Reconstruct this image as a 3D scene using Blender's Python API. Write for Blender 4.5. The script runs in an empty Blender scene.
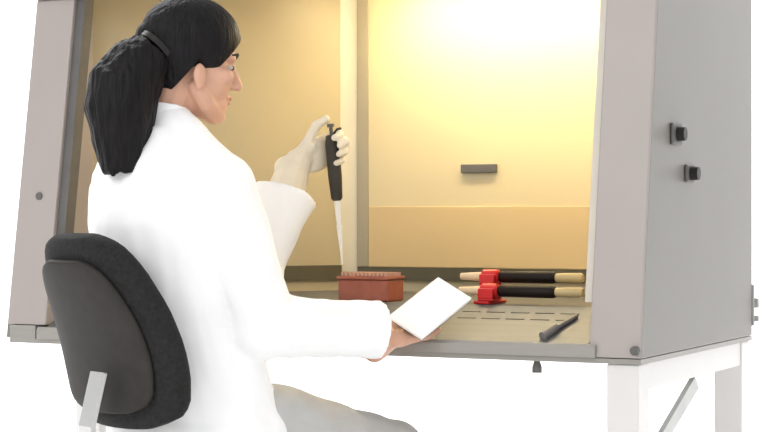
import bpy, bmesh, math, random
from mathutils import Vector, Matrix, noise
random.seed(7)
S = bpy.context.scene
COL = S.collection
V = Vector
PI = math.pi

# ------------------------------------------------------------------ camera
F = 1900.0
CAMZ = 1.08
cd = bpy.data.cameras.new('camera')
cd.sensor_width = 36.0
cd.lens = F / 768 * 36
cam = bpy.data.objects.new('camera', cd)
COL.objects.link(cam)
cam.location = (0, 0, CAMZ)
cam.rotation_euler = (PI / 2, 0, 0)
S.camera = cam

def W(px, py, Y):
    """a world point seen at a photo pixel, at distance Y along the view"""
    return V(((px - 384) / F * Y, Y, CAMZ - (py - 216) / F * Y))

# ------------------------------------------------------------------ materials
def mat(name, col, rough=.5, metal=0., var=.06, nscale=12., bump=0., bscale=60., stretch=None, spec=.5,
        trans=0., emit=None, estr=0., sheen=0., ior=1.45):
    m = bpy.data.materials.new(name)
    m.use_nodes = True
    nt = m.node_tree
    N, L = nt.nodes, nt.links
    b = N['Principled BSDF']
    b.inputs['Roughness'].default_value = rough
    b.inputs['Metallic'].default_value = metal
    b.inputs['Specular IOR Level'].default_value = spec
    b.inputs['Transmission Weight'].default_value = trans
    b.inputs['IOR'].default_value = ior
    if sheen:
        b.inputs['Sheen Weight'].default_value = sheen
    tc = N.new('ShaderNodeTexCoord')
    mp = N.new('ShaderNodeMapping')
    if stretch:
        mp.inputs['Scale'].default_value = stretch
    L.new(tc.outputs['Object'], mp.inputs['Vector'])
    nz = N.new('ShaderNodeTexNoise')
    nz.inputs['Scale'].default_value = nscale
    nz.inputs['Detail'].default_value = 4
    L.new(mp.outputs['Vector'], nz.inputs['Vector'])
    cr = N.new('ShaderNodeValToRGB')
    cr.color_ramp.elements[0].position = .3
    cr.color_ramp.elements[1].position = .7
    cr.color_ramp.elements[0].color = tuple(max(0, c * (1 - var)) for c in col) + (1,)
    cr.color_ramp.elements[1].color = tuple(min(1, c * (1 + var)) for c in col) + (1,)
    L.new(nz.outputs['Fac'], cr.inputs['Fac'])
    L.new(cr.outputs['Color'], b.inputs['Base Color'])
    if bump:
        n2 = N.new('ShaderNodeTexNoise')
        n2.inputs['Scale'].default_value = bscale
        L.new(mp.outputs['Vector'], n2.inputs['Vector'])
        bp = N.new('ShaderNodeBump')
        bp.inputs['Strength'].default_value = bump
        bp.inputs['Distance'].default_value = .01
        L.new(n2.outputs['Fac'], bp.inputs['Height'])
        L.new(bp.outputs['Normal'], b.inputs['Normal'])
    if emit:
        b.inputs['Emission Color'].default_value = tuple(emit) + (1,)
        b.inputs['Emission Strength'].default_value = estr
    return m

M = {}
M['studio'] = mat('studio white', (.93, .93, .93), .8, var=.005)
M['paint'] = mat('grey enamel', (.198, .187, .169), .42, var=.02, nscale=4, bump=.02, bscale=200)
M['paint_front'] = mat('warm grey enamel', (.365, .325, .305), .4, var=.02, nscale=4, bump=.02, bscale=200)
M['steel'] = mat('brushed steel', (.118, .120, .122), .42, .15, var=.07, nscale=3, stretch=(1, 30, 30))
M['ledge'] = mat('satin lip', (.30, .285, .26), .42, .1, var=.04, nscale=3, stretch=(1, 30, 30))
M['corner'] = mat('corner shade', (.36, .315, .225), .4, var=.03)  # shade tone of the interior corner, put into a colour
M['channel'] = mat('pale channel', (.55, .51, .44), .4, var=.03)
M['steel_dark'] = mat('slot dark', (.10, .088, .055), .5, .2)
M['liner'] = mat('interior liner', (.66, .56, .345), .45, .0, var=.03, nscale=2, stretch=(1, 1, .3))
M['liner_shaded'] = mat('shaded side liner', (.44, .37, .235), .45, .0, var=.03, nscale=2, stretch=(1, 1, .3))  # liner darkened, so the left wall's shade sits in its colour
M['added_panel_low'] = mat('added lower panel', (.63, .475, .25), .45, .0, var=.03, nscale=2, stretch=(1, 1, .3))
M['trimlight'] = mat('pale corner trim', (.60, .55, .43), .4, .0, var=.02)
M['leg'] = mat('white frame paint', (.68, .665, .65), .4, var=.01)
M['brace'] = mat('zinc brace', (.42, .42, .41), .4, .4)
M['black'] = mat('black plastic', (.018, .016, .015), .45, spec=.3, var=.1)
M['grey_plastic'] = mat('dark grey plastic', (.11, .105, .10), .5, var=.1)
M['clip'] = mat('grey clip', (.17, .16, .155), .5)
M['glass'] = mat('sash glass', (.95, .97, .96), .03, trans=1., var=0.)
M['lamp'] = mat('warm tube', (1, .9, .7), .4, emit=(1., .86, .58), estr=36.)
M['chair_fabric'] = mat('charcoal upholstery', (.022, .021, .021), .9, spec=.15, var=.25, nscale=120, bump=.3, bscale=400, sheen=.05)
M['chair_shell'] = mat('dark grey shell', (.032, .029, .026), .65, spec=.25, var=.1, nscale=40)
M['chrome'] = mat('satin chrome', (.50, .50, .49), .3, .7, var=.03)
M['coat'] = mat('white cotton', (.90, .90, .905), .85, var=.012, nscale=10, bump=.06, bscale=35)
M['trouser'] = mat('pale grey cloth', (.47, .465, .45), .85, var=.06, nscale=14, bump=.12, bscale=30)
M['skin'] = mat('skin', (.60, .34, .235), .5, var=.06, nscale=25)
M['hair'] = mat('black hair', (.006, .005, .006), .55, spec=.22, var=.5, nscale=30, bump=.5, bscale=45, stretch=(3, 3, .5))
M['brow'] = mat('dark brow', (.02, .014, .01), .7)
M['eye_white'] = mat('eye', (.45, .42, .39), .2)
M['lip'] = mat('lip', (.50, .19, .15), .45)
M['glove'] = mat('pale latex', (.80, .71, .55), .5, var=.04, nscale=30)
M['shoe'] = mat('black leather', (.03, .028, .027), .35)
M['paper'] = mat('white paper', (.92, .92, .91), .8, var=.01)
M['rack'] = mat('red brown plastic', (.36, .105, .065), .35, var=.12, nscale=30)
M['rack_tip'] = mat('pale tip plastic', (.62, .38, .28), .4)
M['red'] = mat('red plastic', (.55, .012, .014), .4, var=.08)
M['handle_black'] = mat('black rubber grip', (.012, .007, .005), .5, spec=.2)
M['straw'] = mat('straw plastic', (.55, .42, .20), .4)
M['tan'] = mat('tan plastic', (.74, .56, .36), .45)
M['tipwhite'] = mat('white pipette tip', (.85, .83, .76), .35)
M['pip_body'] = mat('dark grey pipette', (.045, .040, .032), .5, spec=.3)

# ------------------------------------------------------------------ mesh helpers
def link(o, parent=None):
    COL.objects.link(o)
    if parent is not None:
        o.parent = parent
    return o

def fin(name, bm, m, parent=None, world=False, smooth=None, bevel=0., label=None):
    """link the bmesh as one mesh object (world=True: built in world space, moved into the parent's frame)"""
    bmesh.ops.recalc_face_normals(bm, faces=bm.faces)
    me = bpy.data.meshes.new(name)
    bm.to_mesh(me)
    bm.free()
    if world and parent is not None:
        r = parent
        while r.parent is not None:
            r = r.parent
        me.transform(PINV[r.name])
    me.materials.append(m)
    o = bpy.data.objects.new(name, me)
    link(o, parent)
    if smooth is not None:
        for p in me.polygons:
            p.use_smooth = True
        if smooth < 179:
            me.set_sharp_from_angle(angle=math.radians(smooth))
    if bevel:
        bv = o.modifiers.new('bevel', 'BEVEL')
        bv.width = bevel
        bv.segments = 2
        bv.limit_method = 'ANGLE'
        bv.angle_limit = math.radians(40)
    if label:
        o['label'] = label
    return o

PINV = {}
def thing(name, label, cat, loc=(0, 0, 0), rz=0., group=None):
    o = bpy.data.objects.new(name, None)
    o.empty_display_size = .05
    COL.objects.link(o)
    o.location = loc
    o.rotation_euler = (0, 0, rz)
    PINV[o.name] = (Matrix.Translation(V(loc)) @ Matrix.Rotation(rz, 4, 'Z')).inverted()
    tag(o, label, cat, group)
    return o

def tag(o, label, cat, group=None):
    o['label'] = label
    o['category'] = cat
    if group:
        o['group'] = group
    return o

def box(bm, lo, hi):
    x0, y0, z0 = lo
    x1, y1, z1 = hi
    v = [bm.verts.new(p) for p in ((x0, y0, z0), (x1, y0, z0), (x1, y1, z0), (x0, y1, z0),
                                   (x0, y0, z1), (x1, y0, z1), (x1, y1, z1), (x0, y1, z1))]
    for f in ((0, 3, 2, 1), (4, 5, 6, 7), (0, 1, 5, 4), (1, 2, 6, 5), (2, 3, 7, 6), (3, 0, 4, 7)):
        bm.faces.new([v[i] for i in f])

def hexa(bm, lo4, hi4):
    a = [bm.verts.new(p) for p in lo4]
    b = [bm.verts.new(p) for p in hi4]
    bm.faces.new(a[::-1])
    bm.faces.new(b)
    for i in range(4):
        j = (i + 1) % 4
        bm.faces.new((a[i], a[j], b[j], b[i]))

def prism(bm, poly, axis, t0, t1):
    """extrude a 2-D polygon; axis 'x': poly is (y, z); 'z': poly is (x, y); 'y': poly is (x, z)"""
    def P(p, t):
        return {'x': (t, p[0], p[1]), 'y': (p[0], t, p[1]), 'z': (p[0], p[1], t)}[axis]
    a = [bm.verts.new(P(p, t0)) for p in poly]
    b = [bm.verts.new(P(p, t1)) for p in poly]
    bm.faces.new(a[::-1])
    bm.faces.new(b)
    n = len(poly)
    for i in range(n):
        j = (i + 1) % n
        bm.faces.new((a[i], a[j], b[j], b[i]))

def frame(d, up=V((0, 0, 1))):
    d = d.normalized()
    if abs(d.dot(up)) > .97:
        up = V((0, 1, 0))
    a = d.cross(up).normalized()
    b = a.cross(d).normalized()
    return a, b

def tube(bm, pts, rs, n=12, caps=True, up=V((0, 0, 1)), flat=1.):
    pts = [V(p) for p in pts]
    if not hasattr(rs, '__len__'):
        rs = [rs] * len(pts)
    rings = []
    for i, p in enumerate(pts):
        d = (pts[min(i + 1, len(pts) - 1)] - pts[max(i - 1, 0)])
        a, b = frame(d, up)
        rings.append([bm.verts.new(p + a * math.cos(2 * PI * k / n) * rs[i] + b * math.sin(2 * PI * k / n) * rs[i] * flat) for k in range(n)])
    for r0, r1 in zip(rings, rings[1:]):
        for k in range(n):
            j = (k + 1) % n
            bm.faces.new((r0[k], r0[j], r1[j], r1[k]))
    if caps:
        bm.faces.new(rings[0][::-1])
        bm.faces.new(rings[-1])

def capsule(bm, p0, p1, r0, r1, n=14, m=5):
    """tapered limb segment with round ends"""
    p0, p1 = V(p0), V(p1)
    d = (p1 - p0).normalized()
    pts, rs = [], []
    for i in range(m):
        t = (i + .15) / m * PI / 2
        pts.append(p0 - d * r0 * math.cos(t)); rs.append(r0 * math.sin(t))
    for i in range(5):
        f = i / 4
        pts.append(p0.lerp(p1, f)); rs.append(r0 + (r1 - r0) * f)
    for i in range(m):
        t = PI / 2 - (i + .85) / m * PI / 2
        pts.append(p1 + d * r1 * math.cos(t)); rs.append(r1 * math.sin(t))
    a, b = frame(d)
    rings = [[bm.verts.new(p + a * math.cos(2 * PI * k / n) * r + b * math.sin(2 * PI * k / n) * r) for k in range(n)] for p, r in zip(pts, rs)]
    for r0_, r1_ in zip(rings, rings[1:]):
        for k in range(n):
            j = (k + 1) % n
            bm.faces.new((r0_[k], r0_[j], r1_[j], r1_[k]))
    bm.faces.new(rings[0][::-1])
    bm.faces.new(rings[-1])

def limb(bm, pts, rs, n=14):
    for i in range(len(pts) - 1):
        capsule(bm, pts[i], pts[i + 1], rs[i], rs[i + 1], n)

def ellipsoid(bm, c, ax, r, n=20, m=14):
    """ax: three unit axes, r: three radii"""
    c = V(c)
    rings = []
    for i in range(1, m):
        t = PI * i / m
        rings.append([bm.verts.new(c + ax[0] * r[0] * math.sin(t) * math.cos(2 * PI * k / n) + ax[1] * r[1] * math.sin(t) * math.sin(2 * PI * k / n) + ax[2] * r[2] * math.cos(t)) for k in range(n)])
    for r0, r1 in zip(rings, rings[1:]):
        for k in range(n):
            j = (k + 1) % n
            bm.faces.new((r0[k], r0[j], r1[j], r1[k]))
    t0 = bm.verts.new(c + ax[2] * r[2])
    t1 = bm.verts.new(c - ax[2] * r[2])
    for k in range(n):
        j = (k + 1) % n
        bm.faces.new((t0, rings[0][k], rings[0][j]))
        bm.faces.new((t1, rings[-1][j], rings[-1][k]))

def loft(bm, rings):
    rr = [[bm.verts.new(p) for p in r] for r in rings]
    n = len(rr[0])
    for a, b in zip(rr, rr[1:]):
        for k in range(n):
            j = (k + 1) % n
            bm.faces.new((a[k], a[j], b[j], b[k]))
    bm.faces.new(rr[0][::-1])
    bm.faces.new(rr[-1])

def ell_ring(c, a, b, ra, rb, n=28, e=2.2):
    out = []
    for k in range(n):
        t = 2 * PI * k / n
        ct, st = math.cos(t), math.sin(t)
        out.append(c + a * ra * math.copysign(abs(ct) ** (2 / e), ct) + b * rb * math.copysign(abs(st) ** (2 / e), st))
    return out

def fused(bm, voxel, smooth_it=4, factor=.5):
    """overlapping closed pieces become one continuous skin"""
    bmesh.ops.recalc_face_normals(bm, faces=bm.faces)
    me = bpy.data.meshes.new('tmp')
    bm.to_mesh(me)
    bm.free()
    o = bpy.data.objects.new('tmp', me)
    COL.objects.link(o)
    r = o.modifiers.new('r', 'REMESH')
    r.mode = 'VOXEL'
    r.voxel_size = voxel
    if smooth_it:
        s = o.modifiers.new('s', 'SMOOTH')
        s.iterations = smooth_it
        s.factor = factor
    dg = bpy.context.evaluated_depsgraph_get()
    dg.update()
    out = bmesh.new()
    em = bpy.data.meshes.new_from_object(o.evaluated_get(dg))
    out.from_mesh(em)
    bpy.data.objects.remove(o)
    bpy.data.meshes.remove(em)
    bpy.data.meshes.remove(me)
    return out

# ------------------------------------------------------------------ studio setting
bm = bmesh.new()
box(bm, (-7, -3, -.05), (7, 9.0, 0))
o = fin('floor', bm, M['studio'])
o['kind'] = 'structure'
o['label'] = 'seamless white studio floor'
bm = bmesh.new()
box(bm, (-7, 9.0, -.05), (7, 9.1, 6))
o = fin('wall_back', bm, M['studio'])
o['kind'] = 'structure'
o['label'] = 'plain white studio backdrop'

# ------------------------------------------------------------------ the cabinet
TH = math.radians(26)
WD, DP, ZB, ZT, KS = 1.665, .90, .763, 2.15, .150
CX, CY = .545, 4.04
cab = thing('safety_cabinet', 'large grey biological safety cabinet with a warm-lit interior on a white stand', 'cabinet', (CX, CY, 0), -TH)
def C(x, y, z):
    """cabinet frame to world"""
    return V((CX + x * math.cos(TH) + y * math.sin(TH), CY - x * math.sin(TH) + y * math.cos(TH), z))
def fy(z):
    return max(0, (z - ZB) * KS)

# outer side panels
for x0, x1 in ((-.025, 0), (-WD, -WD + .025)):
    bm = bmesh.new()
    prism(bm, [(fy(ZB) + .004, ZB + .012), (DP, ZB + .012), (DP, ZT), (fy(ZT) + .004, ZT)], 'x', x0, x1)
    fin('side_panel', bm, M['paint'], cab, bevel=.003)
# front posts
def post(x0, x1, z0, z1):
    bm = bmesh.new()
    d = .085
    hexa(bm, [(x0, fy(z0), z0), (x1, fy(z0), z0), (x1, .215, z0), (x0, .215, z0)],
         [(x0, fy(z1), z1), (x1, fy(z1), z1), (x1, .215, z1), (x0, .215, z1)])
    return fin('front_post', bm, M['paint_front'], cab, bevel=.004)
PW = .118
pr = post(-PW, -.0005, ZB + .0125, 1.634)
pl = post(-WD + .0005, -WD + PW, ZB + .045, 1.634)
# bright inner edge strip and dark sash channel on each post
for x0, x1, mm in ((-PW - .018, -PW - .0005, 'channel'), (-WD + PW + .0005, -WD + PW + .026, 'grey_plastic')):
    bm = bmesh.new()
    z0, z1, d = ZB + .13, 1.634, .05
    hexa(bm, [(x0, fy(z0) + .012, z0), (x1, fy(z0) + .012, z0), (x1, fy(z0) + d, z0), (x0, fy(z0) + d, z0)],
         [(x0, fy(z1) + .012, z1), (x1, fy(z1) + .012, z1), (x1, fy(z1) + d, z1), (x0, fy(z1) + d, z1)])
    fin('sash_channel', bm, M[mm], cab)
# screw on the left post
bm = bmesh.new()
zc = 1.08 + (216 - 196) / F * 4.73
tube(bm, [(-WD + .065, fy(zc) - .003, zc), (-WD + .065, fy(zc) + .006, zc)], .010, 12)
fin('screw', bm, M['grey_plastic'], pl)
# dark bolt at the right post foot
bm = bmesh.new()
tube(bm, [(-.012, -.006, ZB + .030), (-.012, .008, ZB + .030)], .010, 10)
fin('bolt', bm, M['grey_plastic'], cab)
# upper fascia, roof, rear panel
bm = bmesh.new()
z0, z1 = 1.634, ZT
hexa(bm, [(-WD, fy(z0) - .012, z0), (0, fy(z0) - .012, z0), (0, fy(z0) + .03, z0), (-WD, fy(z0) + .03, z0)],
     [(-WD, fy(z1) - .012, z1), (0, fy(z1) - .012, z1), (0, fy(z1) + .03, z1), (-WD, fy(z1) + .03, z1)])
fas = fin('fascia', bm, M['paint_front'], cab, bevel=.004)
bm = bmesh.new()
box(bm, (-WD + .001, fy(ZT) + .03, ZT - .02), (-.001, DP, ZT))
fin('roof', bm, M['paint'], cab)
bm = bmesh.new()
box(bm, (-WD + .026, DP - .02, ZB), (-.026, DP, ZT - .021))
fin('rear_panel', bm, M['paint'], cab)
# bottom pan
bm = bmesh.new()
box(bm, (-WD + .012, .004, ZB), (-.0, DP - .001, ZB + .011))
box(bm, (-WD + .012, .004, ZB + .0112), (-WD + .09, .12, ZB + .044))
fin('base_pan', bm, M['ledge'], cab)
# front ledge: lip, sloping air grille
LI = -WD + PW + .002
RI = -PW - .002
bm = bmesh.new()
prism(bm, [(-.006, ZB + .0115), (.02, ZB + .0115), (.02, ZB + .034), (.0, ZB + .042), (-.006, ZB + .034)], 'x', LI - .02, RI + .02)
fin('front_lip', bm, M['ledge'], cab, bevel=.002)
AV, FZ = .18, .875
g0, g1 = (.006, ZB + .040), (AV, FZ)
bm = bmesh.new()
prism(bm, [(g0[0], g0[1]), (g1[0], g1[1]), (g1[0], g1[1] - .02), (g0[0], g0[1] - .02)], 'x', LI, RI)
gr = fin('front_grille', bm, M['steel'], cab)
# slot rows pressed in the grille: one part of the grille
bm = bmesh.new()
sl = V((0, g1[0] - g0[0], g1[1] - g0[1]))
nn = V((0, -sl.z, sl.y)).normalized()
for r_ in (.62, .80):
    c0 = V((0, g0[0], g0[1])) + sl * r_
    h = sl.normalized() * .0025
    x = LI + .05
    while x < RI - .08:
        q = [c0 + V((x, 0, 0)) - h, c0 + V((x + .045, 0, 0)) - h, c0 + V((x + .045, 0, 0)) + h, c0 + V((x, 0, 0)) + h]
        hexa(bm, [p - nn * .001 for p in q], [p + nn * .0012 for p in q])
        x += .06
sg = fin('air_slot', bm, M['grey_plastic'], gr)
# work surface
bm = bmesh.new()
box(bm, (LI, AV, FZ - .02), (RI, .80, FZ))
fin('work_surface', bm, M['steel'], cab)
# interior liner : back wall, slanted left wall with a pale rounded corner trim, right wall, ceiling
XC = -1.10
IZ = 1.745
bm = bmesh.new()
box(bm, (XC - .02, .80, FZ - .02), (RI, .815, IZ))
bw = fin('back_wall', bm, M['liner'], cab)
bm = bmesh.new()
box(bm, (XC + .0585, .794, .9405), (RI, .7995, 1.106))  # added panel, stands in for a darker compression block on the wall
fin('added_lower_panel', bm, M['added_panel_low'], bw, bevel=.002)
bm = bmesh.new()
box(bm, (XC + .03, .785, .905), (RI, .7995, .94))
fin('return_air_slot', bm, M['steel_dark'], bw)
bm = bmesh.new()
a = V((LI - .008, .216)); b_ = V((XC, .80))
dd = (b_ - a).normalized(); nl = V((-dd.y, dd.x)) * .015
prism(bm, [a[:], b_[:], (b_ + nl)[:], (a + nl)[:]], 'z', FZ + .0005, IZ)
lw = fin('interior_side_wall', bm, M['liner_shaded'], cab)
bm = bmesh.new()
prism(bm, [a[:], b_[:], (b_ + nl)[:], (a + nl)[:]], 'z', ZB + .05, FZ)
fin('interior_side_skirt', bm, M['steel'], lw)
# dark slot along the foot of the left wall
bm = bmesh.new()
p0 = a.lerp(b_, .30); p1 = a.lerp(b_, .96)
o2 = -nl.normalized() * .008
prism(bm, [p0[:], p1[:], (p1 + o2)[:], (p0 + o2)[:]], 'z', .905, .945)
fin('return_air_slot', bm, M['steel_dark'], lw)
# corner trim
bm = bmesh.new()
pts = []
cc = V((XC + .0, .80))
e0 = b_ - dd * .03
poly = [e0[:]]
for i in range(9):
    t = i / 8
    q = e0.lerp(V((XC, .80)), t) * 1
    q = (1 - t) ** 2 * e0 + 2 * t * (1 - t) * V((XC + .002, .797)) + t * t * V((XC + .022, .797))
    poly.append(q[:])
poly += [(XC + .022, .7998), (XC + .001, .7998)]
prism(bm, poly[1:], 'z', FZ + .052, IZ)
fin('corner_trim', bm, M['trimlight'], cab, smooth=30)
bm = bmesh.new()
box(bm, (XC + .0225, .7945, .9405), (XC + .058, .7998, IZ))  # darker strip on the back wall: painted corner shade
fin('corner_shade_strip', bm, M['corner'], bw, bevel=.002)
bm = bmesh.new()
box(bm, (RI - .001, .216, FZ + .0005), (RI + .014, .80, IZ))
fin('interior_side_wall', bm, M['liner'], cab)
bm = bmesh.new()
box(bm, (LI, fy(1.634) + .031, IZ), (RI, .80, IZ + .02))
fin('interior_ceiling', bm, M['liner'], cab)
# lamp on the interior ceiling
bm = bmesh.new()
box(bm, (-.98, .53, IZ - .045), (-.16, .65, IZ - .0005))
lh = fin('lamp_housing', bm, M['leg'], cab, bevel=.004)
for y in (.565, .615):
    bm = bmesh.new()
    tube(bm, [(-.96, y, IZ - .066), (-.18, y, IZ - .066)], .014, 14)
    fin('fluorescent_tube', bm, M['lamp'], lh, smooth=40)
# sash glass, raised behind the fascia
bm = bmesh.new()
z0, z1 = 1.665, 2.05
hexa(bm, [(LI, fy(z0) + .032, z0), (RI, fy(z0) + .032, z0), (RI, fy(z0) + .038, z0), (LI, fy(z0) + .038, z0)],
     [(LI, fy(z1) + .032, z1), (RI, fy(z1) + .032, z1), (RI, fy(z1) + .038, z1), (LI, fy(z1) + .038, z1)])
fin('sash', bm, M['glass'], cab)
# dark plate on the back wall
bm = bmesh.new()
def on_wall(px, py, y):
    """cabinet x, z of the photo pixel on the plane at depth y"""
    k = (px - 384) / F
    x = (k * (CY + y * math.cos(TH)) - CX - y * math.sin(TH)) / (math.cos(TH) + k * math.sin(TH))
    return x, CAMZ - (py - 216) / F * (CY - x * math.sin(TH) + y * math.cos(TH))
xa, za = on_wall(461, 173, .79)
xb, zb_ = on_wall(496, 164, .79)
box(bm, (xa, .786, za), (xb, .7995, zb_))
fin('wall_outlet', bm, M['grey_plastic'], bw, bevel=.002, label='small dark slotted plate on the back wall')
# sloped dark latch on the front ledge and knob under it
bm = bmesh.new()
def on_slope(px, py):
    best = None
    for i in range(400):
        y = g0[0] + (g1[0] - g0[0]) * i / 399
        x, z = on_wall(px, py, y)
        e = abs(z - (g0[1] + (y - g0[0]) / (g1[0] - g0[0]) * (g1[1] - g0[1])))
        if best is None or e < best[0]:
            best = (e, V((x, y, z)))
    return best[1]
la, lb = on_slope(543, 339), on_slope(577, 318)
tube(bm, [la + nn * .006, la.lerp(lb, .4) + nn * .008, la.lerp(lb, .42) + nn * .006, lb + nn * .005], [.011, .010, .006, .005], 10)
fin('ledge_clip', bm, M['clip'], gr, smooth=50)
bm = bmesh.new()
xk, zk = on_wall(537, 369, .03)
tube(bm, [(xk, .03, zk - .008), (xk, .03, zk + .004), (xk, .03, ZB)], [.011, .011, .006], 12)
fin('drain_knob', bm, M['grey_plastic'], cab)
# service ports on the right side panel
def on_side(px, py):
    k = (px - 384) / F
    # x = 0 plane : X = CX + y sin, Y = CY + y cos
    y = (k * CY - CX) / (math.sin(TH) - k * math.cos(TH))
    return y, CAMZ - (py - 216) / F * (CY + y * math.cos(TH))
for px, py, w, h in ((674.5, 134, .070, .050), (688, 173.5, .062, .041)):
    y, z = on_side(px, py)
    bm = bmesh.new()
    box(bm, (.0003, y - w / 2, z - h / 2), (.008, y + w / 2, z + h / 2))
    sp = fin('service_port', bm, M['grey_plastic'], cab, bevel=.004)
    bm = bmesh.new()
    tube(bm, [(.008, y, z), (.026, y, z)], [.017, .015], 14)
    fin('port_knob', bm, M['black'], sp, smooth=40)
# hinge and plug fittings at the rear right edge
bm = bmesh.new()
box(bm, (-.02, DP + .0005, .80), (.004, DP + .012, .905))
box(bm, (-.02, DP + .0125, .845), (.012, DP + .03, .87))
box(bm, (-.02, DP + .0125, .81), (.012, DP + .03, .825))
fin('rear_bracket', bm, M['brace'], cab, bevel=.002)

# ------------------------------------------------------------------ stand under the cabinet
st = thing('cabinet_stand', 'white metal leg frame carrying the grey cabinet', 'stand', (CX, CY, 0), -TH)
lw_ = .072
LX = (-.080, -1.46)
for x in LX:
    for y in (.012, DP + .004 - lw_):
        bm = bmesh.new()
        box(bm, (x, y, .02), (x + lw_, y + lw_, ZB - .0605 if 0 else ZB - .001))
        l = fin('leg', bm, M['leg'], st, bevel=.003)
        bm = bmesh.new()
        tube(bm, [(x + lw_ / 2, y + lw_ / 2, .0003), (x + lw_ / 2, y + lw_ / 2, .008), (x + lw_ / 2, y + lw_ / 2, .02)], [.026, .026, .012], 14)
        fin('levelling_foot', bm, M['black'], l)
    bm = bmesh.new()
    box(bm, (x + .006, .012 + lw_ + .0005, ZB - .060), (x + lw_ - .004, DP + .0035 - lw_, ZB - .001))
    fin('side_rail', bm, M['leg'], st, bevel=.002)
    bm = bmesh.new()
    xx = x + lw_ - .012
    y1, z1 = .50, ZB - .0605
    hexa(bm, [(xx - .012, .075, .50), (xx, .075, .50), (xx, .075, .535), (xx - .012, .075, .535)],
         [(xx - .012, y1, z1 - .03), (xx, y1, z1 - .03), (xx, y1 - .03, z1), (xx - .012, y1 - .03, z1)])
    fin('brace', bm, M['brace'], st)
bm = bmesh.new()
box(bm, (LX[1] + lw_ + .0005, DP - .06, ZB - .060), (LX[0] - .0005, DP - .025, ZB - .001))
fin('rear_rail', bm, M['leg'], st)

# ------------------------------------------------------------------ things in the cabinet
def tubebox_at(px, py, z):
    """world point on the horizontal plane z under photo pixel"""
    Y = (CAMZ - z) * F / (py - 216)
    return V(((px - 384) / F * Y, Y, z))

# red brown tip box
RX, RY = on_wall(371, 280, .245)[0], .245
rk = thing('tip_box', 'red-brown box of pipette tips on the work surface under the pipette', 'lab box', C(RX, RY, FZ), -TH)
bm = bmesh.new()
box(bm, (-.067, -.045, .0005), (.067, .045, .052))
bs = fin('box_base', bm, M['rack'], rk, bevel=.004)
bm = bmesh.new()
box(bm, (-.070, -.048, .0525), (.070, .048, .060))
fin('tray', bm, M['rack'], rk, bevel=.002)
bm = bmesh.new()
for i in range(12):
    for j in range(8):
        x, y = -.058 + i * .01055, -.037 + j * .01055
        tube(bm, [(x, y, .0603), (x, y, .069)], [.0036, .0042], 8)
o = fin('tip', bm, M['rack_tip'], rk)
o['kind'] = 'stuff'

# red stand and the two black-handled tools lying across it
SX = on_wall(488.5, 285, .23)[0]
sd = thing('tool_stand', 'small bright red rest with two cradles on the work surface', 'stand', C(SX, .24, FZ), -TH)
bm = bmesh.new()
box(bm, (-.020, -.055, .0005), (.020, .055, .008))
base = fin('base', bm, M['red'], sd, bevel=.003)
for y, h, dx in ((-.030, .003, .010), (.030, .034, -.012)):
    bm = bmesh.new()
    box(bm, (-.019 + dx, y - .0262, .0083), (.019 + dx, y + .0262, .0099 + h))
    for s_ in (-1, 1):
        prism(bm, [(y + s_ * .0182, .010 + h), (y + s_ * .026, .010 + h), (y + s_ * .025, .034 + h), (y + s_ * .0182, .034 + h)] if s_ > 0 else
              [(y - .026, .010 + h), (y - .0182, .010 + h), (y - .0182, .034 + h), (y - .025, .034 + h)], 'x', -.019 + dx, .019 + dx)
    fin('cradle', bm, M['red'], sd, bevel=.002)
def tool(x, y, z, label):
    t = thing('gripped_lab_tool', label, 'lab tool', C(SX + x, .24 + y, FZ + z), -TH, 'black-handled tools on the red rest')
    bm = bmesh.new()
    tube(bm, [(-.075, 0, 0), (-.03, 0, 0), (-.0205, 0, 0)], [.008, .011, .011], 14)
    fin('shaft', bm, M['tan'], t, smooth=40)
    bm = bmesh.new()
    tube(bm, [(-.020, 0, 0), (-.016, 0, 0), (.020, 0, 0), (.024, 0, 0)], [.013, .0175, .0175, .013], 16)
    fin('collar', bm, M['red'], t, smooth=40)
    bm = bmesh.new()
    tube(bm, [(.0245, 0, 0), (.03, 0, 0), (.158, 0, 0), (.165, 0, 0)], [.011, .0135, .0145, .012], 16)
    fin('grip', bm, M['handle_black'], t, smooth=40)
    bm = bmesh.new()
    tube(bm, [(.1655, 0, 0), (.18, 0, 0), (.226, 0, 0), (.232, 0, 0)], [.010, .011, .012, .009], 14)
    fin('end_cap', bm, M['straw'], t, smooth=40)
    return t
tool(.010, -.030, .0308, 'black-gripped tool with red collar lying on the lower, front cradle')
tool(-.012, .030, .0618, 'black-gripped tool with red collar lying on the higher, rear cradle')

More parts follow.
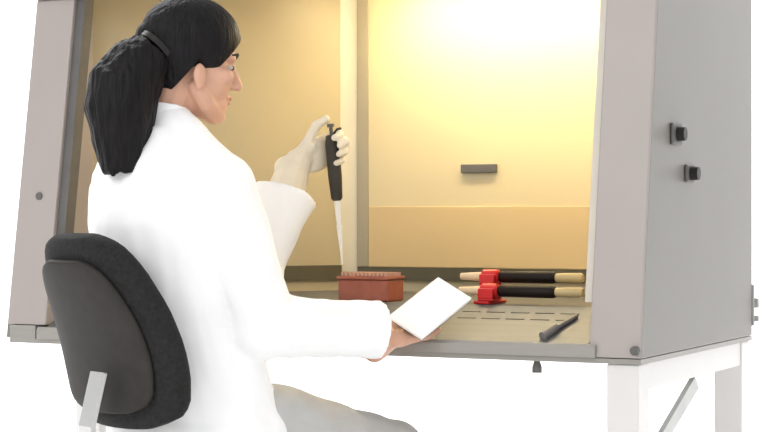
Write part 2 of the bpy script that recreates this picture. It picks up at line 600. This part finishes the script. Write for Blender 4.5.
# ------------------------------------------------------------------ the chair
d = V((.75, .66, 0)).normalized()
s = V((d.y, -d.x, 0))
up = V((0, 0, 1))
CHX, CHY = -.40, 4.10
ch = thing('lab_chair', 'black upholstered swivel chair with a rounded backrest on a chrome bar', 'chair', (CHX, CHY, 0), 0)
lean = math.radians(15)
bu = (up * math.cos(lean) - d * math.sin(lean))      # up along the backrest
bn = (d * math.cos(lean) + up * math.sin(lean))      # towards the sitter
BC = W(99, 331, 3.92)
def hw(t):
    # half width up the backrest, t from -1 (bottom) to 1 (top)
    pts = [(-1, .11), (-.93, .170), (-.8, .196), (-.5, .207), (-.2, .207), (.2, .195), (.6, .168), (.82, .140), (.93, .112), (1, .07)]
    for (a0, w0), (a1, w1) in zip(pts, pts[1:]):
        if t <= a1:
            return w0 + (w1 - w0) * (t - a0) / (a1 - a0)
    return pts[-1][1]
def back_slab(scale, thick, off, H=.213):
    bm = bmesh.new()
    rings = []
    NT = 22
    for i in range(NT + 1):
        t = -math.cos(PI * i / NT)
        w = hw(t) * scale
        hh = t * H * (scale if scale < 1 else 1)
        th = thick * (.55 + .45 * math.sqrt(max(0, 1 - t ** 6)))
        ring = []
        n = 32
        for k in range(n):
            a = 2 * PI * k / n
            x = math.copysign(abs(math.cos(a)) ** .75, math.cos(a)) * w
            y = math.copysign(abs(math.sin(a)) ** .6, math.sin(a)) * th / 2
            curve = .9 * x * x                   # the sides wrap towards the sitter
            lumbar = .018 * math.cos((t + .3) * 1.6)
            ring.append(BC + s * x + bu * hh + bn * (off + y + curve + lumbar))
        rings.append(ring)
    loft(bm, rings)
    return bm
fin('backrest', back_slab(.97, .072, 0), M['chair_fabric'], ch, True, smooth=60)
fin('back_shell', back_slab(.77, .030, -.038), M['chair_shell'], ch, True, smooth=60)
# chrome upright
bm = bmesh.new()
tp = W(99, 372, 3.84)
p1 = W(87, 426, 3.83)
seatc = V((CHX, CHY, .40))
pts = [tp, tp.lerp(p1, .5), p1, W(88, 470, 3.86), W(100, 500, 3.90), seatc - d * .12 + up * -.02, seatc + up * -.02]
for off in (0,):
    rings = []
    for i, p in enumerate(pts):
        dr = (pts[min(i + 1, len(pts) - 1)] - pts[max(i - 1, 0)]).normalized()
        nrm = s.cross(dr).normalized()
        w_, t_ = .024, .006
        rings.append([p + s * w_ + nrm * t_, p - s * w_ + nrm * t_, p - s * w_ - nrm * t_, p + s * w_ - nrm * t_])
    loft(bm, rings)
fin('back_bar', bm, M['chrome'], ch, True, bevel=.002)
# seat
bm = bmesh.new()
rings = []
for z, k in ((.405, .86), (.415, .96), (.44, 1.0), (.46, .97), (.472, .86), (.476, .6)):
    rings.append(ell_ring(V((CHX, CHY, z - .009)) + d * .05, s, d, .235 * k, .225 * k, 36, 3))
loft(bm, rings)
fin('seat', bm, M['chair_fabric'], ch, True, smooth=60)
bm = bmesh.new()
tube(bm, [(CHX, CHY, .10), (CHX, CHY, .28), (CHX, CHY, .2801), (CHX, CHY, .3955)], [.030, .030, .018, .018], 16)
fin('gas_column', bm, M['black'], ch, True, smooth=40)
for k in range(5):
    a = 2 * PI * k / 5 + .35
    e = V((math.cos(a), math.sin(a), 0))
    bm = bmesh.new()
    c0 = V((CHX, CHY, .12))
    tube(bm, [c0 + e * .02, c0 + e * .15 - up * .01, c0 + e * .29 - up * .045], [.026, .021, .015], 10)
    lg = fin('leg', bm, M['black'], ch, True, smooth=40)
    bm = bmesh.new()
    w0 = V((CHX, CHY, .0262)) + e * .29
    q = e.cross(up)
    tube(bm, [w0 - q * .022, w0 + q * .022], .026, 16)
    tube(bm, [w0 + up * .0, w0 + up * .06], .008, 8)
    me_o = fin('caster', bm, M['black'], None, smooth=40)
    me_o.data.transform(PINV[ch.name])
    me_o.parent = lg

# ------------------------------------------------------------------ the person
PB = V((-.40, 4.12, 0))
# head frame
hf = V((.93, .37, 0)).normalized()
pit = math.radians(9)
HF = (hf * math.cos(pit) - up * math.sin(pit))
HL = up.cross(hf).normalized()          # her left
HU = HF.cross(HL).normalized()
if HU.z < 0:
    HU = -HU
HO = W(190, 62, 4.10)
def H(f, l, u):
    return HO + HF * f + HL * l + HU * u
HA = (HF, HL, HU)

# joints
neck0 = W(163, 128, 4.08)
shR = W(223, 187, 3.985)
elR = W(263, 326, 4.00)
wrR = W(380, 329, 4.145)
shL = W(122, 182, 4.24)
elL = W(258, 272, 4.38)
wrL = W(296, 163, 4.47)
hipR = V((-.335, 4.07, .595)); knR = W(392, 455, 4.33)
hipL = V((-.455, 4.20, .595)); knL = W(345, 447, 4.50)
anR = V((knR.x + .00, knR.y + .02, .09)); anL = V((knL.x + .02, knL.y + .03, .09))
pelvis = V((-.395, 4.135, .62))
chest = V((-.43, 4.10, 1.06))

# hands : chains of finger joints
def hand_chains(wr, a, n, w, curls, thumb, splay=.10):
    """a: along the palm, n: the way the palm faces, w: towards the thumb"""
    out = []
    a, n, w = a.normalized(), n.normalized(), w.normalized()
    lens = ((.043, .026, .021), (.047, .029, .022), (.043, .027, .022), (.034, .021, .019))
    base = (.030, .010, -.010, -.029)
    ba = (.090, .094, .089, .081)
    for i in range(4):
        p = wr + a * ba[i] + w * base[i]
        root = wr + a * .045 + w * base[i] * .8
        ang = 0
        ch_ = [(root, .0105), (p, .0098)]
        for j, L_ in enumerate(lens[i]):
            ang += curls[j]
            dirv = (a * math.cos(ang) + n * math.sin(ang) + w * splay * (1.5 - i) * .4 * math.cos(ang)).normalized()
            p = p + dirv * L_
            ch_.append((p, (.0090, .0083, .0072)[j]))
        out.append(ch_)
    t = [(wr + a * .028 + w * .022, .0145)]
    p = wr + a * .050 + w * .040 + n * .006
    t.append((p, .0125))
    for L_, dv, r_ in zip((.036, .029), thumb, (.0105, .0088)):
        dv = (a * dv[0] + n * dv[1] + w * dv[2]).normalized()
        p = p + dv * L_
        t.append((p, r_))
    out.append(t)
    return out
def hand_mesh(bm, wr, a, n, w, chains, grow=0.):
    a, n, w = a.normalized(), n.normalized(), w.normalized()
    ellipsoid(bm, wr + a * .052, (a, w, n), (.054 + grow, .040 + grow, .0155 + grow), 18, 12)
    ellipsoid(bm, wr + a * .080, (a, w, n), (.022 + grow, .039 + grow, .0125 + grow), 18, 12)
    ellipsoid(bm, wr + a * .030 + w * .020 + n * .008, (a, w, n), (.032 + grow, .018 + grow, .015 + grow), 14, 10)
    capsule(bm, wr - a * .03, wr + a * .02, .026 + grow, .024 + grow)
    for c in chains:
        limb(bm, [q for q, r in c], [r + grow for q, r in c], 10)

# left (far) hand grips the upright pipette; palm faces the camera side
aL = V((.80, .48, .36)).normalized()
nL = V((.52, -.86, 0)); nL = (nL - aL * nL.dot(aL)).normalized()
wL = -aL.cross(nL)
if wL.z < 0:
    wL = -wL
chL = hand_chains(wrL, aL, nL, wL, (.92, 1.10, .85), ((.62, .25, .70), (.85, .28, .22)), 0)
GRIP = wrL + aL * .086 + nL * .0375 - up * .022
# right (near) hand, palm up, holds the pad
PQ = V((.114, .080, .085)); QQ = V((.073, -.056, -.045))
QQ = QQ - PQ * (QQ.dot(PQ) / PQ.dot(PQ))
PC = W(430, 308, 4.255)
PNr = PQ.cross(QQ).normalized()
if PNr.z < 0:
    PNr = -PNr
aR = PQ.normalized()
nR = (PNr - aR * PNr.dot(aR)).normalized()
wR = aR.cross(nR)
if wR.dot(s) < 0:
    wR = -wR
wrR2 = PC - PQ * .42 - QQ * .26 - PNr * .035 - aR * .055
chR = hand_chains(wrR2, aR, nR, wR, (.10, .12, .10), ((.8, -.1, .5), (.95, -.05, .1)), .2)

def torso_rings(g):
    rows = [(.55, .165, .145, pelvis + V((0, 0, 0))), (.64, .180, .150, None), (.74, .168, .132, None), (.85, .150, .118, None),
            (.96, .160, .122, None), (1.06, .172, .122, None), (1.14, .172, .110, None), (1.195, .140, .092, None), (1.235, .095, .074, None), (1.27, .062, .062, None)]
    out = []
    top = neck0
    for z, a, b, _ in rows:
        f = (z - .62) / (top.z - .62)
        c = V((pelvis.x + (top.x - pelvis.x) * f, pelvis.y + (top.y - pelvis.y) * f, z))
        c -= d * .035 * math.sin(max(0, min(1, f)) * PI)     # rounded upper back
        out.append(ell_ring(c, s, d, a + g, b + g, 32, 2.3))
    return out

# ---- body (one continuous skin)
bm = bmesh.new()
loft(bm, torso_rings(-.012))
limb(bm, [neck0 - up * .03, neck0.lerp(H(-.03, 0, -.05), .5), H(-.022, 0, -.02)], [.056, .050, .054])
# skull, face
ellipsoid(bm, H(-.004, 0, .048), HA, (.100, .077, .085), 28, 20)
ellipsoid(bm, H(.030, 0, -.030), HA, (.066, .062, .085), 24, 18)
ellipsoid(bm, H(.058, 0, -.082), HA, (.038, .040, .032), 20, 14)       # chin and mouth block
ellipsoid(bm, H(.080, 0, -.104), HA, (.017, .018, .015), 14, 10)
ellipsoid(bm, H(.074, 0, .022), HA, (.024, .052, .014), 18, 12)          # brow
limb(bm, [H(.090, 0, .012), H(.103, 0, -.012), H(.113, 0, -.032)], [.008, .0095, .0125], 10)   # nose
for q in (-1, 1):
    ellipsoid(bm, H(.101, q * .012, -.037), HA, (.010, .008, .007), 10, 8)
    ellipsoid(bm, H(.062, q * .043, -.022), HA, (.028, .022, .020), 14, 10)     # cheekbone
    limb(bm, [H(.010, q * .052, -.058), H(.038, q * .042, -.088), H(.074, q * .012, -.106)], [.020, .020, .018], 12)  # jaw
    # ear
    ax = (HF * .9 + HU * .2 - HL * q * .35).normalized()
    an = (HL * q + HF * .3).normalized()
    av = ax.cross(an).normalized()
    ellipsoid(bm, H(.006, q * .074, -.034), (ax, av, an), (.017, .028, .008), 16, 12)
    ellipsoid(bm, H(.008, q * .073, -.054), (ax, av, an), (.010, .011, .007), 12, 10)
ellipsoid(bm, H(.0925, 0, -.063), HA, (.010, .022, .006), 14, 8)         # upper lip
ellipsoid(bm, H(.090, 0, -.0745), HA, (.010, .019, .006), 14, 8)         # lower lip
# arms and legs
limb(bm, [shR, elR, wrR2 - aR * .02], [.048, .040, .027])
limb(bm, [shL, elL, wrL - aL * .02], [.046, .034, .024])
limb(bm, [chest + s * .10 + up * .06, shR], [.07, .05])
limb(bm, [chest - s * .10 + up * .06, shL], [.07, .05])
limb(bm, [hipR, knR, anR], [.080, .055, .036])
limb(bm, [hipL, knL, anL], [.080, .055, .036])
for an_ in (anR, anL):
    limb(bm, [an_ - up * .02, an_ + d * .13 - up * .06], [.034, .022])
hand_mesh(bm, wrR2, aR, nR, wR, chR)
hand_mesh(bm, wrL, aL, nL, wL, chL, -.0016)
bm = fused(bm, .0036, 4, .45)
PINV_P = Matrix.Translation(-PB)
bmesh.ops.transform(bm, matrix=PINV_P, verts=bm.verts)
person = fin('person', bm, M['skin'], None, smooth=180)
person.location = PB
PINV[person.name] = PINV_P
tag(person, 'woman in white lab coat with black ponytail, seated and holding up a pipette', 'person')

# eyes, brows, lips
for q in (-1, 1):
    bm = bmesh.new()
    ellipsoid(bm, H(.0775, q * .031, .000), HA, (.0115, .0125, .0065), 16, 12)
    ey = fin('eye', bm, M['eye_white'], person, True, smooth=180)
    bm = bmesh.new()
    ellipsoid(bm, H(.0855, q * .032, -.000), HA, (.0052, .0075, .0055), 14, 10)
    fin('iris', bm, M['brow'], ey, True, smooth=180)
    bm = bmesh.new()
    limb(bm, [H(.096, q * .014, .025), H(.094, q * .030, .031), H(.078, q * .048, .026)], [.0035, .004, .002], 8)
    fin('eyebrow', bm, M['brow'], person, True, smooth=180)
bm = bmesh.new()
ellipsoid(bm, H(.095, 0, -.0635), HA, (.0095, .020, .0052), 14, 8)
ellipsoid(bm, H(.0925, 0, -.0742), HA, (.0095, .017, .0052), 14, 8)
fin('lips', bm, M['lip'], person, True, smooth=180)

# ---- hair : cap and ponytail
def cut(bm, co, no):
    r = bmesh.ops.bisect_plane(bm, geom=bm.verts[:] + bm.edges[:] + bm.faces[:], plane_co=co, plane_no=no, clear_outer=True)
    ed = [e for e in r['geom_cut'] if isinstance(e, bmesh.types.BMEdge)]
    bmesh.ops.holes_fill(bm, edges=ed, sides=0)
def hair_part(planes, rad=(.112, .089, .094), c=(-.006, 0, .049)):
    bm = bmesh.new()
    ellipsoid(bm, H(*c), HA, rad, 40, 28)
    for co, no in planes:
        cut(bm, co, no)
    return bm
out = bmesh.new()
def add(b):
    me = bpy.data.meshes.new('t')
    b.to_mesh(me); b.free()
    out.from_mesh(me)
    bpy.data.meshes.remove(me)
# top : above a line rising from the ear to the forehead
n1 = (HF * 1.5 - HU).normalized()
add(hair_part([(H(.060, 0, .006), n1), (H(.106, 0, 0), HF), (H(0, 0, -.014), -HU)]))
# back of the skull down to the nape
add(hair_part([(H(-.010, 0, -.014), (HF * 1 - HU * .55).normalized())], (.108, .086, .122), (-.010, 0, .022)))
bm = bmesh.new()
ellipsoid(bm, H(-.098, 0, .036), HA, (.030, .036, .036), 18, 12)
add(bm)
hair = fused(out, .004, 6, .5)
ho = fin('hair', hair, M['hair'], person, True, smooth=180)
bm = bmesh.new()
bk = [(154, 50, 4.03, .046), (140, 64, 4.02, .066), (124, 86, 4.005, .077), (120, 112, 4.00, .076), (121, 138, 3.99, .062), (121, 158, 3.985, .050), (122, 172, 3.98, .042)]
pts = [W(x, y, Y) for x, y, Y, r in bk]
tube(bm, pts, [r for *_, r in bk], 22, up=s)
for i in range(16):       # loose ends
    a = 2 * PI * i / 16
    e = s * math.cos(a) + d * math.sin(a)
    p = pts[-1] + e * .030
    tube(bm, [p + up * .03, p + e * .004 - up * .012 * random.random()], [.011, .005], 8)
pt = fused(bm, .004, 6, .5)
# combed strands
for v in pt.verts:
    q = noise.noise(V((v.co.x * 90, v.co.y * 90, v.co.z * 6)))
    v.co += v.normal * q * .004
fin('ponytail', pt, M['hair'], ho, True, smooth=180)
bm = bmesh.new()
c0 = W(157, 47, 4.035)
ax = (W(136, 68, 4.02) - c0).normalized()
tube(bm, [c0 - ax * .006, c0 + ax * .006], .043, 20)
fin('hair_tie', bm, M['black'], ho, True, smooth=40)

# ---- lab coat
bm = bmesh.new()
loft(bm, torso_rings(.022))
limb(bm, [chest + s * .09 + up * .07, shR], [.095, .068])
limb(bm, [neck0 + up * .004 + s * .01, shR - up * .004], [.066, .066])
limb(bm, [neck0 - s * .01 - up * .035, shL - up * .004], [.078, .066])
limb(bm, [chest - s * .09 + up * .07, shL], [.095, .066])
limb(bm, [shR, shR.lerp(elR, .5), elR], [.071, .074, .069])
cuffR = elR.lerp(wrR, 1.0)
limb(bm, [elR, elR.lerp(cuffR, .5), cuffR - (cuffR - elR).normalized() * .09], [.070, .066, .062])
fdir = (cuffR - elR).normalized()
tube(bm, [cuffR - fdir * .12, cuffR - fdir * .05, cuffR], [.058, .060, .062], 20)
limb(bm, [shL, elL], [.068, .062])
fl = (wrL - elL).normalized()
cuffL = elL.lerp(wrL, .60)
fl = (wrL - elL).normalized()
tube(bm, [elL, elL.lerp(cuffL, .5), cuffL, cuffL + fl * .03], [.056, .060, .070, .076], 20)
# skirt over the seat and upper thighs
ellipsoid(bm, pelvis - up * .005, (s, d, up), (.215, .205, .115), 24, 16)
limb(bm, [hipR + up * .005, hipR.lerp(knR, .06)], [.108, .104])
limb(bm, [hipL + up * .005, hipL.lerp(knL, .06)], [.108, .104])
bm = fused(bm, .006, 5, .5)
# cloth folds
bm.normal_update()
for v in bm.verts:
    p = v.co
    q = noise.noise(V((p.x * 9 + p.z * 5, p.y * 9, p.z * 9 - p.x * 4))) * .007 + noise.noise(V((p.x * 22, p.y * 22, p.z * 13 + p.x * 12))) * .0035
    v.co = p + v.normal * q
coat = fin('lab_coat', bm, M['coat'], person, True, smooth=180)
# collar
bm = bmesh.new()
nk = (H(-.03, 0, -.05) - neck0).normalized()
cb = neck0 - nk * .035 - V((.008, 0, 0))
rings = []
for t, r_ in ((0, .080), (.03, .072), (.066, .0645), (.080, .062), (.080, .056), (.03, .060), (.0, .075)):
    rings.append(ell_ring(cb + nk * t, s, (d - nk * d.dot(nk)).normalized(), r_, r_ * .92, 28, 2))
loft(bm, rings)
fin('collar', bm, M['coat'], coat, True, smooth=50)

# ---- trousers
bm = bmesh.new()
for hp, kn, an_ in ((hipR, knR, anR), (hipL, knL, anL)):
    limb(bm, [hp, hp.lerp(kn, .5), kn, kn.lerp(an_, .5), an_ + up * .03], [.104, .096, .082, .066, .062])
ellipsoid(bm, pelvis - up * .03, (s, d, up), (.185, .165, .09), 22, 14)
limb(bm, [W(270, 424, 4.12), W(318, 440, 4.2), knR], [.092, .094, .08])
bm = fused(bm, .007, 14, .5)
bm.normal_update()
for v in bm.verts:
    p = v.co
    v.co = p + v.normal * (noise.noise(V((p.x * 14 + p.z * 6, p.y * 14, p.z * 14))) * .006)
fin('trousers', bm, M['trouser'], person, True, smooth=180)
# ---- shoes
for an_ in (anR, anL):
    bm = bmesh.new()
    c0 = V((an_.x, an_.y, 0))
    for t, wd, h in ((0, 0, 0),):
        pass
    rings = []
    for x, hwid, top in ((-.065, .018, .060), (-.055, .032, .085), (-.01, .037, .092), (.05, .040, .075), (.11, .046, .055), (.16, .042, .044), (.19, .026, .034), (.198, .010, .024)):
        c = c0 + d * x
        rings.append([c - s * hwid + up * .0005, c + s * hwid + up * .0005, c + s * hwid * 1.0 + up * top * .5, c + s * hwid * .55 + up * top, c - s * hwid * .55 + up * top, c - s * hwid + up * top * .5])
    loft(bm, rings)
    o = fin('shoe', bm, M['shoe'], person, True, smooth=50)
    sb = o.modifiers.new('sub', 'SUBSURF'); sb.levels = 1; sb.render_levels = 2

# ---- glove on the far hand
bm = bmesh.new()
hand_mesh(bm, wrL, aL, nL, wL, chL, .0012)
fin_dir = (wrL - elL).normalized()
limb(bm, [wrL + aL * .005, wrL - fin_dir * .045, cuffL + fin_dir * .0], [.033, .042, .050])
bm = fused(bm, .0036, 3, .4)
fin('glove', bm, M['glove'], person, True, smooth=180, label='pale latex glove on the raised hand')

# ------------------------------------------------------------------ pad of paper in the near hand
pd = thing('paper_pad', 'small white paper pad held in the near hand over the front ledge', 'paper', PC, 0)
bm = bmesh.new()
p_, q_ = PQ * .5, QQ * .5
lo = [PC - p_ - q_, PC + p_ - q_, PC + p_ + q_, PC - p_ + q_]
hexa(bm, [x - PNr * .004 for x in lo], [x + PNr * .003 for x in lo])
pg = fin('pages', bm, M['paper'], pd, True)
bm = bmesh.new()
hexa(bm, [x - PNr * .006 for x in lo], [x - PNr * .0042 for x in lo])
fin('backing_card', bm, M['grey_plastic'], pd, True)

# ------------------------------------------------------------------ pipette in the far hand
tip = W(341.5, 270, GRIP.y)
top = W(328, 128, GRIP.y)
ax = (GRIP - tip); ax = V((-.085, .0, 1)).normalized()
def PP(t):
    return GRIP + ax * t
pp = thing('pipette', 'dark grey hand pipette with a long white tip, held upright inside the cabinet', 'pipette', GRIP, 0)
bm = bmesh.new()
tube(bm, [PP(-.098), PP(-.092), PP(-.04), PP(.035), PP(.055), PP(.058)], [.009, .0135, .0165, .0165, .0145, .010], 18)
pbd = fin('barrel', bm, M['pip_body'], pp, True, smooth=40)
bm = bmesh.new()
tube(bm, [PP(.0582), PP(.076), PP(.0762), PP(.084)], [.0045, .0045, .009, .0085], 14)
fin('plunger', bm, M['grey_plastic'], pp, True, smooth=40)
bm = bmesh.new()
hk = nL * -.0 + aL
tube(bm, [PP(.0555) + aL * .006, PP(.064) + aL * .018, PP(.064) + aL * .028], [.004, .004, .003], 10)
fin('finger_hook', bm, M['pip_body'], pp, True, smooth=40)
bm = bmesh.new()
tube(bm, [PP(-.0985), PP(-.15), PP(-.155)], [.0075, .0055, .0055], 14)
fin('tip_cone', bm, M['tipwhite'], pp, True, smooth=40)
bm = bmesh.new()
tube(bm, [PP(-.1552), PP(-.165), PP(-.248)], [.0068, .0064, .0016], 14)
fin('tip', bm, M['tipwhite'], pp, True, smooth=40)

# ------------------------------------------------------------------ light
w = bpy.data.worlds.new('studio')
S.world = w
w.use_nodes = True
bg = w.node_tree.nodes['Background']
bg.inputs['Color'].default_value = (1, 1, 1, 1)
bg.inputs['Strength'].default_value = 1.0

def area(name, loc, target, size, power, col=(1, 1, 1)):
    ld = bpy.data.lights.new(name, 'AREA')
    ld.shape = 'RECTANGLE'
    ld.size, ld.size_y = size
    ld.energy = power
    ld.color = col
    o = bpy.data.objects.new(name, ld)
    COL.objects.link(o)
    o.location = loc
    o.rotation_euler = (V(target) - V(loc)).to_track_quat('-Z', 'Y').to_euler()
    return o
area('studio_softbox', (-2.6, .8, 3.0), (-.3, 4.1, .9), (1.8, 1.8), 55)
area('backdrop_light', (-2.5, 7.0, 4.8), (-2.5, 9, 1.2), (2.5, 1.0), 320)
area('backdrop_light', (2.5, 7.0, 4.8), (2.5, 9, 1.2), (2.5, 1.0), 320)

S.view_settings.view_transform = 'Standard'
S.view_settings.look = 'None'
S.view_settings.gamma = 1
S.view_settings.use_curve_mapping = False
S.view_settings.exposure = 0
